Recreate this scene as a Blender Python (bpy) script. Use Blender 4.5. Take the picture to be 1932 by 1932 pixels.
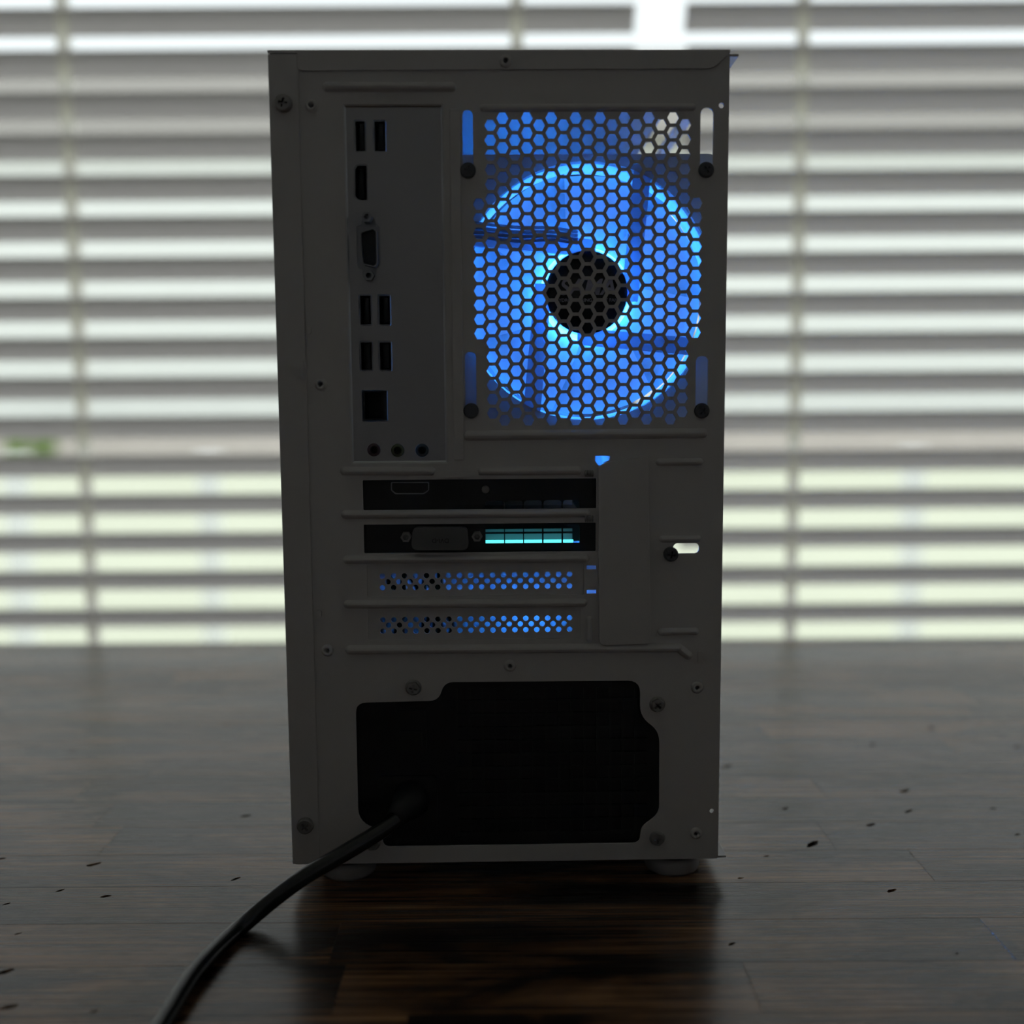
import bpy, math, random
from mathutils import Vector, Matrix
from mathutils.geometry import tessellate_polygon

for o in list(bpy.data.objects):
    bpy.data.objects.remove(o)
SC = bpy.context.scene
COL = SC.collection
R = math.radians
TABLE_Z = 0.75            # table top above the floor (m)
FOOT = 10.5               # case feet height (mm)

# ------------------------------------------------------------------ camera
cam_d = bpy.data.cameras.new('camera')
cam = bpy.data.objects.new('camera', cam_d)
COL.objects.link(cam)
_p, _r = R(6.262), R(-0.4048)
_f = Vector((0, math.cos(_p), -math.sin(_p)))
_x = Vector((1, 0, 0))
_u = _x.cross(_f)
_x2 = _x * math.cos(_r) + _u * math.sin(_r)
_u2 = _u * math.cos(_r) - _x * math.sin(_r)
cam.matrix_world = Matrix.Translation((0.003925, -0.48025, TABLE_Z + 0.0105 + 0.21935)) @ \
    Matrix((_x2, _u2, -_f)).transposed().to_4x4()
cam_d.sensor_width = 36.0
cam_d.sensor_fit = 'HORIZONTAL'
cam_d.lens = 2000.0 / 1932.0 * 36.0
cam_d.clip_start = 0.02
cam_d.dof.use_dof = True
cam_d.dof.focus_distance = 0.490
cam_d.dof.aperture_fstop = 3.4
SC.camera = cam

# ------------------------------------------------------------------ sky, sun, exposure
world = bpy.data.worlds.new('overcast_sky')
SC.world = world
world.use_nodes = True
_bg = world.node_tree.nodes['Background']
_bg.inputs['Color'].default_value = (0.93, 0.97, 1.0, 1)
_bg.inputs['Strength'].default_value = 1.15
sun_d = bpy.data.lights.new('sun', 'SUN')
sun_d.energy = 2.15
sun_d.angle = R(1.0)
sun_d.color = (1.0, 0.975, 0.95)
sun = bpy.data.objects.new('sun', sun_d)
COL.objects.link(sun)
sun.rotation_euler = (R(-16), R(6), 0)     # high sun over the garden; the tilted slats keep it out of the room
SC.view_settings.view_transform = 'Standard'
SC.view_settings.look = 'None'
SC.view_settings.gamma = 1.0
SC.view_settings.use_curve_mapping = False
SC.view_settings.exposure = 0.1
try:
    SC.cycles.max_bounces = 6
    SC.cycles.diffuse_bounces = 4
    SC.cycles.glossy_bounces = 3
    SC.cycles.transmission_bounces = 4
    SC.cycles.transparent_max_bounces = 6
    SC.cycles.sample_clamp_indirect = 6.0
    SC.cycles.caustics_reflective = False
    SC.cycles.caustics_refractive = False
    SC.cycles.use_adaptive_sampling = True
    SC.cycles.adaptive_threshold = 0.06
    SC.cycles.use_denoising = True
except Exception:
    pass

# ------------------------------------------------------------------ materials
MATS = {}
def mat(name, color, rough=0.5, metal=0.0, spec=0.5, emit=None, estr=0.0, bump=0.0, bscale=400.0, vary=0.0, coat=0.0):
    m = bpy.data.materials.new(name)
    m.use_nodes = True
    nt = m.node_tree
    b = nt.nodes['Principled BSDF']
    b.inputs['Base Color'].default_value = (*color, 1)
    b.inputs['Roughness'].default_value = rough
    b.inputs['Metallic'].default_value = metal
    b.inputs['Specular IOR Level'].default_value = spec
    b.inputs['Coat Weight'].default_value = coat
    if emit:
        b.inputs['Emission Color'].default_value = (*emit, 1)
        b.inputs['Emission Strength'].default_value = estr
    tc = nt.nodes.new('ShaderNodeTexCoord')
    n = nt.nodes.new('ShaderNodeTexNoise')
    n.inputs['Scale'].default_value = bscale
    n.inputs['Detail'].default_value = 3
    nt.links.new(tc.outputs['Object'], n.inputs['Vector'])
    if bump:
        bp = nt.nodes.new('ShaderNodeBump')
        bp.inputs['Strength'].default_value = bump
        bp.inputs['Distance'].default_value = 0.001
        nt.links.new(n.outputs['Fac'], bp.inputs['Height'])
        nt.links.new(bp.outputs['Normal'], b.inputs['Normal'])
    if vary:
        mx = nt.nodes.new('ShaderNodeMix')
        mx.data_type = 'RGBA'
        mx.inputs[6].default_value = (*[c * (1 - vary) for c in color], 1)
        mx.inputs[7].default_value = (*[min(1, c * (1 + vary)) for c in color], 1)
        nt.links.new(n.outputs['Fac'], mx.inputs[0])
        nt.links.new(mx.outputs[2], b.inputs['Base Color'])
    MATS[name] = m
    return m

def mix_mat(name, a, b, fac):
    """two-lobe material: a, b are (node type, settings)"""
    m = bpy.data.materials.new(name)
    m.use_nodes = True
    nt = m.node_tree
    nt.nodes.remove(nt.nodes['Principled BSDF'])
    out = nt.nodes['Material Output']
    mx = nt.nodes.new('ShaderNodeMixShader')
    for i, (t, cfg) in enumerate((a, b)):
        s = nt.nodes.new(t)
        for k, v in cfg.items():
            s.inputs[k].default_value = v
        nt.links.new(s.outputs[0], mx.inputs[1 + i])
    if fac == 'fresnel':
        fr = nt.nodes.new('ShaderNodeFresnel')
        fr.inputs['IOR'].default_value = 1.5
        geo = nt.nodes.new('ShaderNodeNewGeometry')      # reflect at the outer faces only, not again on leaving the pane
        inv = nt.nodes.new('ShaderNodeMath'); inv.operation = 'SUBTRACT'; inv.inputs[0].default_value = 1.0
        mul = nt.nodes.new('ShaderNodeMath'); mul.operation = 'MULTIPLY'
        nt.links.new(geo.outputs['Backfacing'], inv.inputs[1])
        nt.links.new(fr.outputs[0], mul.inputs[0]); nt.links.new(inv.outputs[0], mul.inputs[1])
        nt.links.new(mul.outputs[0], mx.inputs[0])
    else:
        mx.inputs[0].default_value = fac
    nt.links.new(mx.outputs[0], out.inputs['Surface'])
    MATS[name] = m
    return m

mat('case_paint', (0.68, 0.66, 0.665), 0.42, bump=0.05, bscale=1500)
mat('inner_paint', (0.34, 0.35, 0.37), 0.5)
mat('lit_inner_paint', (0.78, 0.79, 0.80), 0.5)  # paler copy of the inner paint, brightness of lit surfaces put into the colour
mat('shield_metal', (0.40, 0.40, 0.42), 0.38, metal=0.75, bump=0.03, bscale=900)
mat('port_shell', (0.30, 0.31, 0.33), 0.35, metal=0.9)
mat('port_dark', (0.012, 0.016, 0.022), 0.45)
mat('screw_black', (0.09, 0.095, 0.11), 0.36, metal=0.2)
mat('screw_zinc', (0.34, 0.335, 0.33), 0.4, metal=0.35)
mat('black_plastic', (0.010, 0.012, 0.014), 0.42)
mat('psu_black', (0.006, 0.008, 0.011), 0.5, bump=0.1, bscale=1200)
mat('cord_rubber', (0.010, 0.012, 0.014), 0.19, spec=0.7, bump=0.03, bscale=700)
mat('cap_grey', (0.16, 0.165, 0.17), 0.5)
mat('print_dark', (0.02, 0.02, 0.022), 0.5)
mat('label_black', (0.008, 0.010, 0.014), 0.35)
mat('label_print', (0.62, 0.62, 0.78), 0.5)
mat('pcb', (0.012, 0.016, 0.018), 0.4, vary=0.3, bscale=120)
mat('alloy', (0.55, 0.57, 0.6), 0.3, metal=1.0)
mat('jack_green', (0.13, 0.15, 0.09), 0.5)
mat('jack_blue', (0.07, 0.10, 0.13), 0.5)
mat('jack_pink', (0.10, 0.07, 0.085), 0.5)
mat('foot_rubber', (0.42, 0.41, 0.41), 0.6)
mix_mat('fan_frame', ('ShaderNodeBsdfDiffuse', {'Color': (0.80, 0.83, 0.88, 1)}),
        ('ShaderNodeBsdfTranslucent', {'Color': (0.86, 0.90, 0.96, 1)}), 0.48)
mix_mat('cable_sleeve', ('ShaderNodeBsdfDiffuse', {'Color': (0.35, 0.40, 0.5, 1)}),
        ('ShaderNodeBsdfTranslucent', {'Color': (0.7, 0.78, 0.9, 1)}), 0.62)
mix_mat('strut_plastic', ('ShaderNodeBsdfDiffuse', {'Color': (0.55, 0.60, 0.70, 1)}),
        ('ShaderNodeBsdfTranslucent', {'Color': (0.70, 0.76, 0.90, 1)}), 0.45)
LED = (0.045, 0.30, 1.0)
mat('led_blue', (0.2, 0.5, 0.9), 0.5, emit=LED, estr=40.0)
mat('led_front', (0.2, 0.5, 0.9), 0.5, emit=LED, estr=170.0)
mat('led_glow', (0.2, 0.5, 0.9), 0.5, emit=LED, estr=1.5)
mat('led_teal', (0.2, 0.7, 0.7), 0.5, emit=(0.10, 0.80, 0.85), estr=1.6)
mix_mat('blade_frost', ('ShaderNodeBsdfDiffuse', {'Color': (0.86, 0.91, 0.96, 1)}),
        ('ShaderNodeBsdfTranslucent', {'Color': (0.86, 0.92, 0.98, 1)}), 0.55)
mix_mat('tape_cloth', ('ShaderNodeBsdfDiffuse', {'Color': (0.80, 0.80, 0.76, 1)}),
        ('ShaderNodeBsdfTranslucent', {'Color': (0.98, 0.96, 0.95, 1)}), 0.85)
mix_mat('window_glass', ('ShaderNodeBsdfTransparent', {'Color': (0.96, 0.98, 0.97, 1)}),
        ('ShaderNodeBsdfGlossy', {'Color': (0.9, 0.9, 0.9, 1), 'Roughness': 0.0}), 'fresnel')
mix_mat('slat_white', ('ShaderNodeBsdfDiffuse', {'Color': (0.78, 0.76, 0.77, 1)}),
        ('ShaderNodeBsdfTranslucent', {'Color': (0.92, 0.90, 0.90, 1)}), 0.34)
mat('wall_paint', (0.885, 0.85, 0.90), 0.8, bump=0.1, bscale=300, vary=0.03)
mat('ceiling_paint', (0.88, 0.87, 0.88), 0.85, bump=0.2, bscale=120)
mat('trim_white', (0.80, 0.80, 0.78), 0.4)
mat('floor_oak', (0.48, 0.42, 0.38), 0.45, vary=0.35, bscale=3)
mat('siding', (0.92, 0.92, 0.92), 0.7, vary=0.04, bscale=2)
mat('brick_base', (0.74, 0.66, 0.63), 0.85, vary=0.12, bscale=3)
mat('roof_shingle', (0.26, 0.245, 0.225), 0.85, vary=0.2, bscale=5)
mat('house_glass', (0.10, 0.12, 0.14), 0.1)
mat('lawn_grass', (0.50, 0.52, 0.41), 0.9, vary=0.12, bscale=1.2)
mat('shrub_leaf', (0.22, 0.34, 0.08), 0.8, vary=0.3, bscale=9)
mat('post_white', (0.86, 0.87, 0.88), 0.5)

def wood_material():
    m = bpy.data.materials.new('dark_stained_wood')
    m.use_nodes = True
    nt = m.node_tree
    L = nt.links.new
    N = nt.nodes.new
    b = nt.nodes['Principled BSDF']
    tc = N('ShaderNodeTexCoord')
    oi = N('ShaderNodeObjectInfo')
    off = N('ShaderNodeVectorMath'); off.operation = 'SCALE'
    comb = N('ShaderNodeCombineXYZ')
    L(oi.outputs['Random'], comb.inputs[0]); L(oi.outputs['Random'], comb.inputs[1]); L(oi.outputs['Random'], comb.inputs[2])
    L(comb.outputs[0], off.inputs[0]); off.inputs['Scale'].default_value = 37.0
    add = N('ShaderNodeVectorMath'); add.operation = 'ADD'
    L(tc.outputs['Object'], add.inputs[0]); L(off.outputs[0], add.inputs[1])
    def noise(scale, vec, detail, rough=0.6, dist=0.0):
        mp = N('ShaderNodeMapping'); mp.inputs['Scale'].default_value = vec
        L(add.outputs[0], mp.inputs['Vector'])
        n = N('ShaderNodeTexNoise'); n.inputs['Scale'].default_value = scale
        n.inputs['Detail'].default_value = detail; n.inputs['Roughness'].default_value = rough
        n.inputs['Distortion'].default_value = dist
        L(mp.outputs[0], n.inputs['Vector'])
        return n
    grain = noise(1.0, (9, 420, 60), 6, 0.65, 0.3)
    patch = noise(1.0, (9, 26, 10), 4, 0.55, 0.6)
    fine = noise(1.0, (30, 1300, 60), 3, 0.6)
    r1 = N('ShaderNodeValToRGB')
    e = r1.color_ramp.elements
    e[0].position = 0.36; e[0].color = (0.045, 0.024, 0.014, 1)
    e[1].position = 0.70; e[1].color = (0.66, 0.34, 0.145, 1)
    e2 = e.new(0.52); e2.color = (0.33, 0.162, 0.074, 1)
    L(grain.outputs['Fac'], r1.inputs['Fac'])
    r2 = N('ShaderNodeValToRGB')
    e = r2.color_ramp.elements
    e[0].position = 0.40; e[0].color = (0.07, 0.075, 0.09, 1)
    e[1].position = 0.62; e[1].color = (1, 1, 1, 1)
    L(patch.outputs['Fac'], r2.inputs['Fac'])
    mul = N('ShaderNodeMix'); mul.data_type = 'RGBA'; mul.blend_type = 'MULTIPLY'; mul.inputs[0].default_value = 1.0
    L(r1.outputs[0], mul.inputs[6]); L(r2.outputs[0], mul.inputs[7])
    tone = N('ShaderNodeMapRange')
    tone.inputs['To Min'].default_value = 0.55; tone.inputs['To Max'].default_value = 1.35
    L(oi.outputs['Random'], tone.inputs['Value'])
    sc = N('ShaderNodeVectorMath'); sc.operation = 'SCALE'
    L(mul.outputs[2], sc.inputs[0]); L(tone.outputs[0], sc.inputs['Scale'])
    L(sc.outputs[0], b.inputs['Base Color'])
    rr = N('ShaderNodeMapRange')
    rr.inputs['To Min'].default_value = 0.20; rr.inputs['To Max'].default_value = 0.36
    L(grain.outputs['Fac'], rr.inputs['Value'])
    L(rr.outputs[0], b.inputs['Roughness'])
    b.inputs['Specular IOR Level'].default_value = 0.12
    b.inputs['Coat IOR'].default_value = 1.54
    b.inputs['Coat Weight'].default_value = 1.0
    b.inputs['Coat Roughness'].default_value = 0.24
    hsum = N('ShaderNodeMath'); hsum.operation = 'ADD'
    L(grain.outputs['Fac'], hsum.inputs[0]); L(fine.outputs['Fac'], hsum.inputs[1])
    bp = N('ShaderNodeBump'); bp.inputs['Strength'].default_value = 0.22; bp.inputs['Distance'].default_value = 0.0006
    L(hsum.outputs[0], bp.inputs['Height']); L(bp.outputs[0], b.inputs['Normal'])
    MATS['wood'] = m
wood_material()
mat('wood_dark_plain', (0.035, 0.02, 0.012), 0.4, vary=0.3, bscale=30)

# ------------------------------------------------------------------ mesh building
class MB:
    """collects shapes; units mm unless scale given"""
    def __init__(self, scale=0.001, zoff=0.0):
        self.v, self.f, self.s, self.sc, self.zo = [], [], [], scale, zoff
    def add(self, vs, fs, smooth=False):
        k = len(self.v)
        self.v += [tuple(p) for p in vs]
        self.f += [tuple(i + k for i in q) for q in fs]
        self.s += [smooth] * len(fs)
        return self
    def box(self, x0, x1, y0, y1, z0, z1):
        vs = [(x, y, z) for z in (z0, z1) for y in (y0, y1) for x in (x0, x1)]
        fs = [(0, 2, 3, 1), (4, 5, 7, 6), (0, 1, 5, 4), (2, 6, 7, 3), (0, 4, 6, 2), (1, 3, 7, 5)]
        return self.add(vs, fs)
    def prism(self, outer, holes=(), h0=0, h1=1, axis='y', bottom=True):
        loops = [list(outer)] + [list(h) for h in holes]
        def area(l):
            return sum(l[i][0] * l[(i + 1) % len(l)][1] - l[(i + 1) % len(l)][0] * l[i][1] for i in range(len(l)))
        loops = [l if (area(l) > 0) == (i == 0) else l[::-1] for i, l in enumerate(loops)]
        flat = [p for l in loops for p in l]
        tris = tessellate_polygon([[Vector((p[0], p[1], 0)) for p in l] for l in loops])
        n = len(flat)
        def m(p, h):
            return {'y': (p[0], h, p[1]), 'z': (p[0], p[1], h), 'x': (h, p[0], p[1])}[axis]
        vs = [m(p, h0) for p in flat] + [m(p, h1) for p in flat]
        fs = []
        flip = axis == 'y'
        for a, b, c in tris:
            ax, ay = flat[a]; bx, by = flat[b]; cx, cy = flat[c]
            cr = (bx - ax) * (cy - ay) - (by - ay) * (cx - ax)
            if abs(cr) < 1e-9:
                continue
            if cr < 0:
                b, c = c, b
            if bottom:
                fs.append((a, b, c) if flip else (a, c, b))
            fs.append((a + n, c + n, b + n) if flip else (a + n, b + n, c + n))
        k = 0
        for l in loops:
            for i in range(len(l)):
                a, b = k + i, k + (i + 1) % len(l)
                fs.append((a, a + n, b + n, b) if flip else (a, b, b + n, a + n))
            k += len(l)
        return self.add(vs, fs)
    def lathe(self, prof, c=(0, 0, 0), axis='y', seg=24, smooth=True):
        vs, fs = [], []
        for r, h in prof:
            for i in range(seg):
                t = 2 * math.pi * i / seg
                a, b = r * math.cos(t), r * math.sin(t)
                p = {'y': (a, h, b), 'z': (a, b, h), 'x': (h, a, b)}[axis]
                vs.append((p[0] + c[0], p[1] + c[1], p[2] + c[2]))
        for j in range(len(prof) - 1):
            for i in range(seg):
                q = (j * seg + i, j * seg + (i + 1) % seg, (j + 1) * seg + (i + 1) % seg, (j + 1) * seg + i)
                fs.append(q[::-1] if axis == 'y' else q)
        return self.add(vs, fs, smooth)
    def tube(self, pts, r, seg=12, cap=True):
        pts = [Vector(p) for p in pts]
        rad = r if isinstance(r, (list, tuple)) else [r] * len(pts)
        vs, fs = [], []
        up = Vector((0, 0, 1))
        nrm = None
        for i, p in enumerate(pts):
            t = (pts[min(i + 1, len(pts) - 1)] - pts[max(i - 1, 0)]).normalized()
            if nrm is None:
                nrm = (up - t * up.dot(t))
                if nrm.length < 1e-4:
                    nrm = Vector((1, 0, 0)) - t * t.x
                nrm.normalize()
            else:
                nrm = (nrm - t * nrm.dot(t)).normalized()
            bn = t.cross(nrm)
            for k in range(seg):
                a = 2 * math.pi * k / seg
                vs.append(p + (nrm * math.cos(a) + bn * math.sin(a)) * rad[i])
        for i in range(len(pts) - 1):
            for k in range(seg):
                fs.append((i * seg + k, i * seg + (k + 1) % seg, (i + 1) * seg + (k + 1) % seg, (i + 1) * seg + k))
        self.add(vs, fs, True)
        if cap:
            n = len(self.v)
            self.f.append(tuple(range(n - seg * len(pts) + seg - 1, n - seg * len(pts) - 1, -1))); self.s.append(False)
            self.f.append(tuple(range(n - seg, n))); self.s.append(False)
        return self
    def ridge(self, a, b, w, h, y=0.0, seg=8):
        """pressed bead in sheet metal: a pill-shaped dome from a to b (x,z), width w, standing h towards the viewer"""
        ax, az = a; bx, bz = b
        d = math.hypot(bx - ax, bz - az)
        ux, uz = (bx - ax) / d, (bz - az) / d
        nx, nz = -uz, ux
        rings = [(1.0, 0.0), (0.72, 0.55), (0.42, 0.92), (0.0, 1.0)]
        vs, fs = [], []
        n = 2 * (seg + 1)
        for k, hh in rings:
            r = w / 2 * k
            for (cx, cz, s) in ((bx, bz, 1), (ax, az, -1)):
                for i in range(seg + 1):
                    t = -math.pi / 2 + math.pi * i / seg
                    du, dn = math.cos(t) * r * s, math.sin(t) * r * s
                    vs.append((cx + ux * du + nx * dn, y - h * hh, cz + uz * du + nz * dn))
        for j in range(len(rings) - 1):
            for i in range(n):
                fs.append((j * n + i, j * n + (i + 1) % n, (j + 1) * n + (i + 1) % n, (j + 1) * n + i))
        return self.add(vs, fs, True)
    def mesh(self, name):
        me = bpy.data.meshes.new(name)
        me.from_pydata([(x * self.sc, y * self.sc, (z + self.zo) * self.sc) for x, y, z in self.v], [], self.f)
        me.polygons.foreach_set('use_smooth', self.s)
        me.update()
        return me
    def build(self, name, m, parent=None, loc=None, rot=None, bevel=0.0):
        me = self.mesh(name)
        return link(name, me, m, parent, loc, rot, bevel)

def link(name, me, m, parent=None, loc=None, rot=None, bevel=0.0):
    if m and not me.materials:
        me.materials.append(MATS[m])
    o = bpy.data.objects.new(name, me)
    COL.objects.link(o)
    o.parent = parent
    if loc:
        o.location = loc
    if rot:
        o.rotation_euler = rot
    if bevel:
        bv = o.modifiers.new('bevel', 'BEVEL')
        bv.width = bevel
        bv.segments = 2
        bv.limit_method = 'ANGLE'
    return o

def tag(o, label=None, cat=None, group=None, kind=None):
    if label: o['label'] = label
    if cat: o['category'] = cat
    if group: o['group'] = group
    if kind: o['kind'] = kind
    return o

def empty(name, loc, rz=0.0):
    o = bpy.data.objects.new(name, None)
    COL.objects.link(o)
    o.location = loc
    o.rotation_euler = (0, 0, rz)
    o.empty_display_size = 0.05
    return o

def rect(a, b, r=0.0, n=3):
    """rounded rectangle loop between two corners"""
    x0, x1 = sorted((a[0], b[0])); z0, z1 = sorted((a[1], b[1]))
    if r <= 0:
        return [(x0, z0), (x1, z0), (x1, z1), (x0, z1)]
    out = []
    for cx, cz, t0 in ((x1 - r, z0 + r, -90), (x1 - r, z1 - r, 0), (x0 + r, z1 - r, 90), (x0 + r, z0 + r, 180)):
        for i in range(n + 1):
            t = R(t0 + 90 * i / n)
            out.append((cx + r * math.cos(t), cz + r * math.sin(t)))
    return out

def circle(c, r, n=12, ph=0.0):
    return [(c[0] + r * math.cos(ph + 2 * math.pi * i / n), c[1] + r * math.sin(ph + 2 * math.pi * i / n)) for i in range(n)]

def rounded(pts, r, n=4):
    """round the corners of a polygon; r number or list"""
    out = []
    k = len(pts)
    for i in range(k):
        rr = r[i] if isinstance(r, (list, tuple)) else r
        p = Vector(pts[i]); a = Vector(pts[i - 1]); b = Vector(pts[(i + 1) % k])
        u = (a - p); v = (b - p)
        rr = min(rr, u.length * 0.48, v.length * 0.48)
        if rr <= 0:
            out.append(tuple(p)); continue
        s = p + u.normalized() * rr; e = p + v.normalized() * rr
        for j in range(n + 1):
            t = j / n
            q = s * (1 - t) ** 2 + p * 2 * t * (1 - t) + e * t * t
            out.append((q.x, q.y))
    return out

def spline(pts, n=8):
    """Catmull-Rom through points"""
    P = [Vector(p) for p in pts]
    P = [P[0] * 2 - P[1]] + P + [P[-1] * 2 - P[-2]]
    out = []
    for i in range(1, len(P) - 2):
        for j in range(n):
            t = j / n
            a, b, c, d = P[i - 1], P[i], P[i + 1], P[i + 2]
            out.append(0.5 * ((2 * b) + (c - a) * t + (2 * a - 5 * b + 4 * c - d) * t * t + (3 * b - a - 3 * c + d) * t ** 3))
    out.append(P[-2])
    return out

def text(body, name, size, m, parent, loc, rot=(R(90), 0, 0), bold=0.0, shear=0.0):
    c = bpy.data.curves.new(name, 'FONT')
    c.body = body
    c.size = size
    c.align_x = 'CENTER'
    c.align_y = 'CENTER'
    c.extrude = 0.00005
    c.offset = bold
    c.shear = shear
    c.materials.append(MATS[m])
    o = bpy.data.objects.new(name, c)
    COL.objects.link(o)
    o.parent = parent
    o.location = loc
    o.rotation_euler = rot
    bpy.context.view_layer.update()
    me = bpy.data.meshes.new_from_object(o.evaluated_get(bpy.context.evaluated_depsgraph_get()))
    bpy.data.objects.remove(o)
    return link(name, me, m, parent, loc, rot)

# ================================================================== THE ROOM
RX0, RX1, RY0, WY0, WY1, RZ = -1.7, 1.95, -2.3, 0.62, 0.80, 2.50
WX0, WX1, WZ0, WZ1 = -1.09, 1.42, 0.60, 2.05       # window opening
def struct(name, mb, m, label, cat, parent=None):
    o = mb.build(name, m, parent)
    return tag(o, label, cat, kind='structure')
def M1():
    return MB(1.0)
struct('floor', M1().box(RX0, RX1, RY0, WY1, -0.08, 0.0), 'floor_oak', 'light wooden floor under the table', 'floor')
struct('ceiling', M1().box(RX0, RX1, RY0, WY1, RZ, RZ + 0.1), 'ceiling_paint', 'white ceiling above the window', 'ceiling')
struct('wall_left', M1().box(RX0 - 0.1, RX0, RY0, WY1, -0.08, RZ + 0.1), 'wall_paint', 'pale painted wall at the left', 'wall')
struct('wall_right', M1().box(RX1, RX1 + 0.1, RY0, WY1, -0.08, RZ + 0.1), 'wall_paint', 'pale painted wall at the right', 'wall')
struct('wall_front', M1().box(RX0 - 0.1, RX1 + 0.1, RY0 - 0.1, RY0, -0.08, RZ + 0.1), 'wall_paint', 'pale painted wall facing the window', 'wall')
struct('wall_back', M1().prism([(RX0 - 0.1, -0.3), (RX1 + 0.1, -0.3), (RX1 + 0.1, 2.75), (RX0 - 0.1, 2.75)],
       [[(WX0, WZ0), (WX1, WZ0), (WX1, WZ1), (WX0, WZ1)]], WY0, WY1), 'wall_paint', 'pale wall around the wide window', 'wall')
win = M1().prism(rect((WX0, WZ0), (WX1, WZ1)), [rect((WX0 + .05, WZ0 + .05), (WX1 - .05, WZ1 - .05))], 0.745, 0.795).build('window_1', 'trim_white')
tag(win, 'wide white framed window behind the two blinds', 'window', kind='structure')
M1().box(WX0 + .05, WX1 - .05, 0.768, 0.772, WZ0 + .05, WZ1 - .05).build('pane', 'window_glass', win)
sill = M1().box(WX0 - .04, WX1 + .04, 0.590, 0.745, WZ0 - .03, WZ0).build('trim_1', 'trim_white')
tag(sill, 'white window sill under the blinds', 'sill', kind='structure')

# ================================================================== WINDOW BLINDS
BY = 0.690                 # centre line of the slats
SLAT_W, TILT = 0.0285, R(52)
def slat_mesh(w):
    prof = []
    n = 6
    for i in range(n + 1):
        t = -0.5 + i / n
        prof.append((t * SLAT_W, 0.0012 * (1 - 4 * t * t) + 0.0012))
    prof += [(p[0], p[1] - 0.0024) for p in prof[::-1]]
    mb = M1()
    mb.prism(prof, (), -w / 2, w / 2, axis='x')
    return mb.mesh('slat')
def make_blind(name, label, x0, x1, tapes, zref, pitch, yaw):
    b = empty(name, ((x0 + x1) / 2, BY, WZ0), yaw)
    tag(b, label, 'blind', 'white slatted blinds across the window')
    w = x1 - x0
    me = slat_mesh(w)
    z = zref
    while z - pitch > WZ0 + 0.045:
        z -= pitch
    zs = []
    while z < WZ1 - 0.07:
        o = link('slat', me, 'slat_white', b, (0, 0, z - WZ0), (-TILT, 0, 0))
        zs.append(z)
        z += pitch
    M1().box(-w / 2, w / 2, -0.026, 0.026, 0.010, 0.030).build('bottom_rail', 'slat_white', b, bevel=0.003)
    M1().box(-w / 2, w / 2, -0.030, 0.030, WZ1 - WZ0 - 0.055, WZ1 - WZ0 - 0.002).build('head_rail', 'slat_white', b, bevel=0.002)
    M1().box(-w / 2, w / 2, -0.046, -0.036, WZ1 - WZ0 - 0.085, WZ1 - WZ0 - 0.004).build('valance', 'slat_white', b, bevel=0.002)
    hy = SLAT_W / 2 * math.cos(TILT) + 0.0025
    for tx in tapes:
        x = tx - (x0 + x1) / 2
        mb = M1()
        mb.box(x - 0.007, x + 0.007, -hy - 0.0006, -hy, 0.02, WZ1 - WZ0 - 0.05)
        mb.box(x - 0.0008, x + 0.0008, hy, hy + 0.0006, 0.02, WZ1 - WZ0 - 0.05)
        mb.build('ladder_tape', 'tape_cloth', b)
        M1().tube([(x, 0, 0.02), (x, 0, WZ1 - WZ0 - 0.04)], 0.0009, 6).build('lift_cord', 'tape_cloth', b)
    return b
make_blind('window_blind', 'white slatted window blind left of the bright gap, behind most of the computer', -1.058, 0.137,
           (-0.939, -0.4635, 0.0125), 1.0336, 0.04269, 0.0)
make_blind('window_blind', 'white slatted window blind right of the bright gap', 0.191, 1.385,
           (0.3125, 0.788, 1.264), 1.0342, 0.04269, 0.0)

# ================================================================== OUTSIDE
lawn = M1().box(-30, 30, 0.85, 45, -0.06, 0.0).build('lawn', 'lawn_grass')
tag(lawn, 'sunlit pale green lawn outside the window', 'lawn', kind='structure')
hs = empty('neighbour_house', (0.0, 17.2, 0.0))
tag(hs, 'pale neighbouring house glimpsed between the slats', 'house')
M1().box(-14, 14, 0, 6, 0.55, 5.05).build('wall', 'siding', hs)
M1().box(-14.02, 14.02, -0.04, 6, 0.0, 0.55).build('brick_course', 'brick_base', hs)
M1().prism([(-0.35, 4.95), (-0.35, 5.12), (4.2, 7.75), (9, 5.12), (9, 4.95)], (), -14.6, 14.6, axis='x').build('roof', 'roof_shingle', hs)
rng = random.Random(5)
def shrub(x, y, s, label):
    mb = M1()
    for k in range(420):
        t = rng.random() * 2 * math.pi; u = rng.random()
        rr = s * (0.55 + 0.45 * math.sin(math.pi * min(1, 0.15 + u * 0.85))) * (0.75 + 0.3 * rng.random())
        c = Vector((x + rr * math.cos(t), y + rr * math.sin(t), 0.03 + u * s * 1.5))
        d = Vector((rng.gauss(0, 1), rng.gauss(0, 1), rng.gauss(0, 1))).normalized() * s * 0.16
        e = d.cross(Vector((rng.gauss(0, 1), rng.gauss(0, 1), rng.gauss(0, 1)))).normalized() * s * 0.08
        mb.add([c - d, c + e, c + d, c - e], [(0, 1, 2, 3)])
    o = mb.build('shrub', 'shrub_leaf')
    return tag(o, label, 'shrub')
shrub(-7.45, 16.0, 0.36, 'green shrub at the foot of the neighbouring house, far left')
for x, lab in ((-1.72, 'leftmost white post on the lawn outside'), (-1.05, 'white post outside, just left of the computer'), (1.40, 'white post outside, right of the computer')):
    p = empty('fence_post', (x, 3.2, 0.0))
    tag(p, lab, 'post', 'white posts outside the window')
    M1().box(-0.032, 0.032, -0.032, 0.032, 0, 0.76).build('shaft', 'post_white', p, bevel=0.004)
    M1().box(-0.042, 0.042, -0.042, 0.042, 0.76, 0.785).build('cap', 'post_white', p, bevel=0.006)

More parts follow.
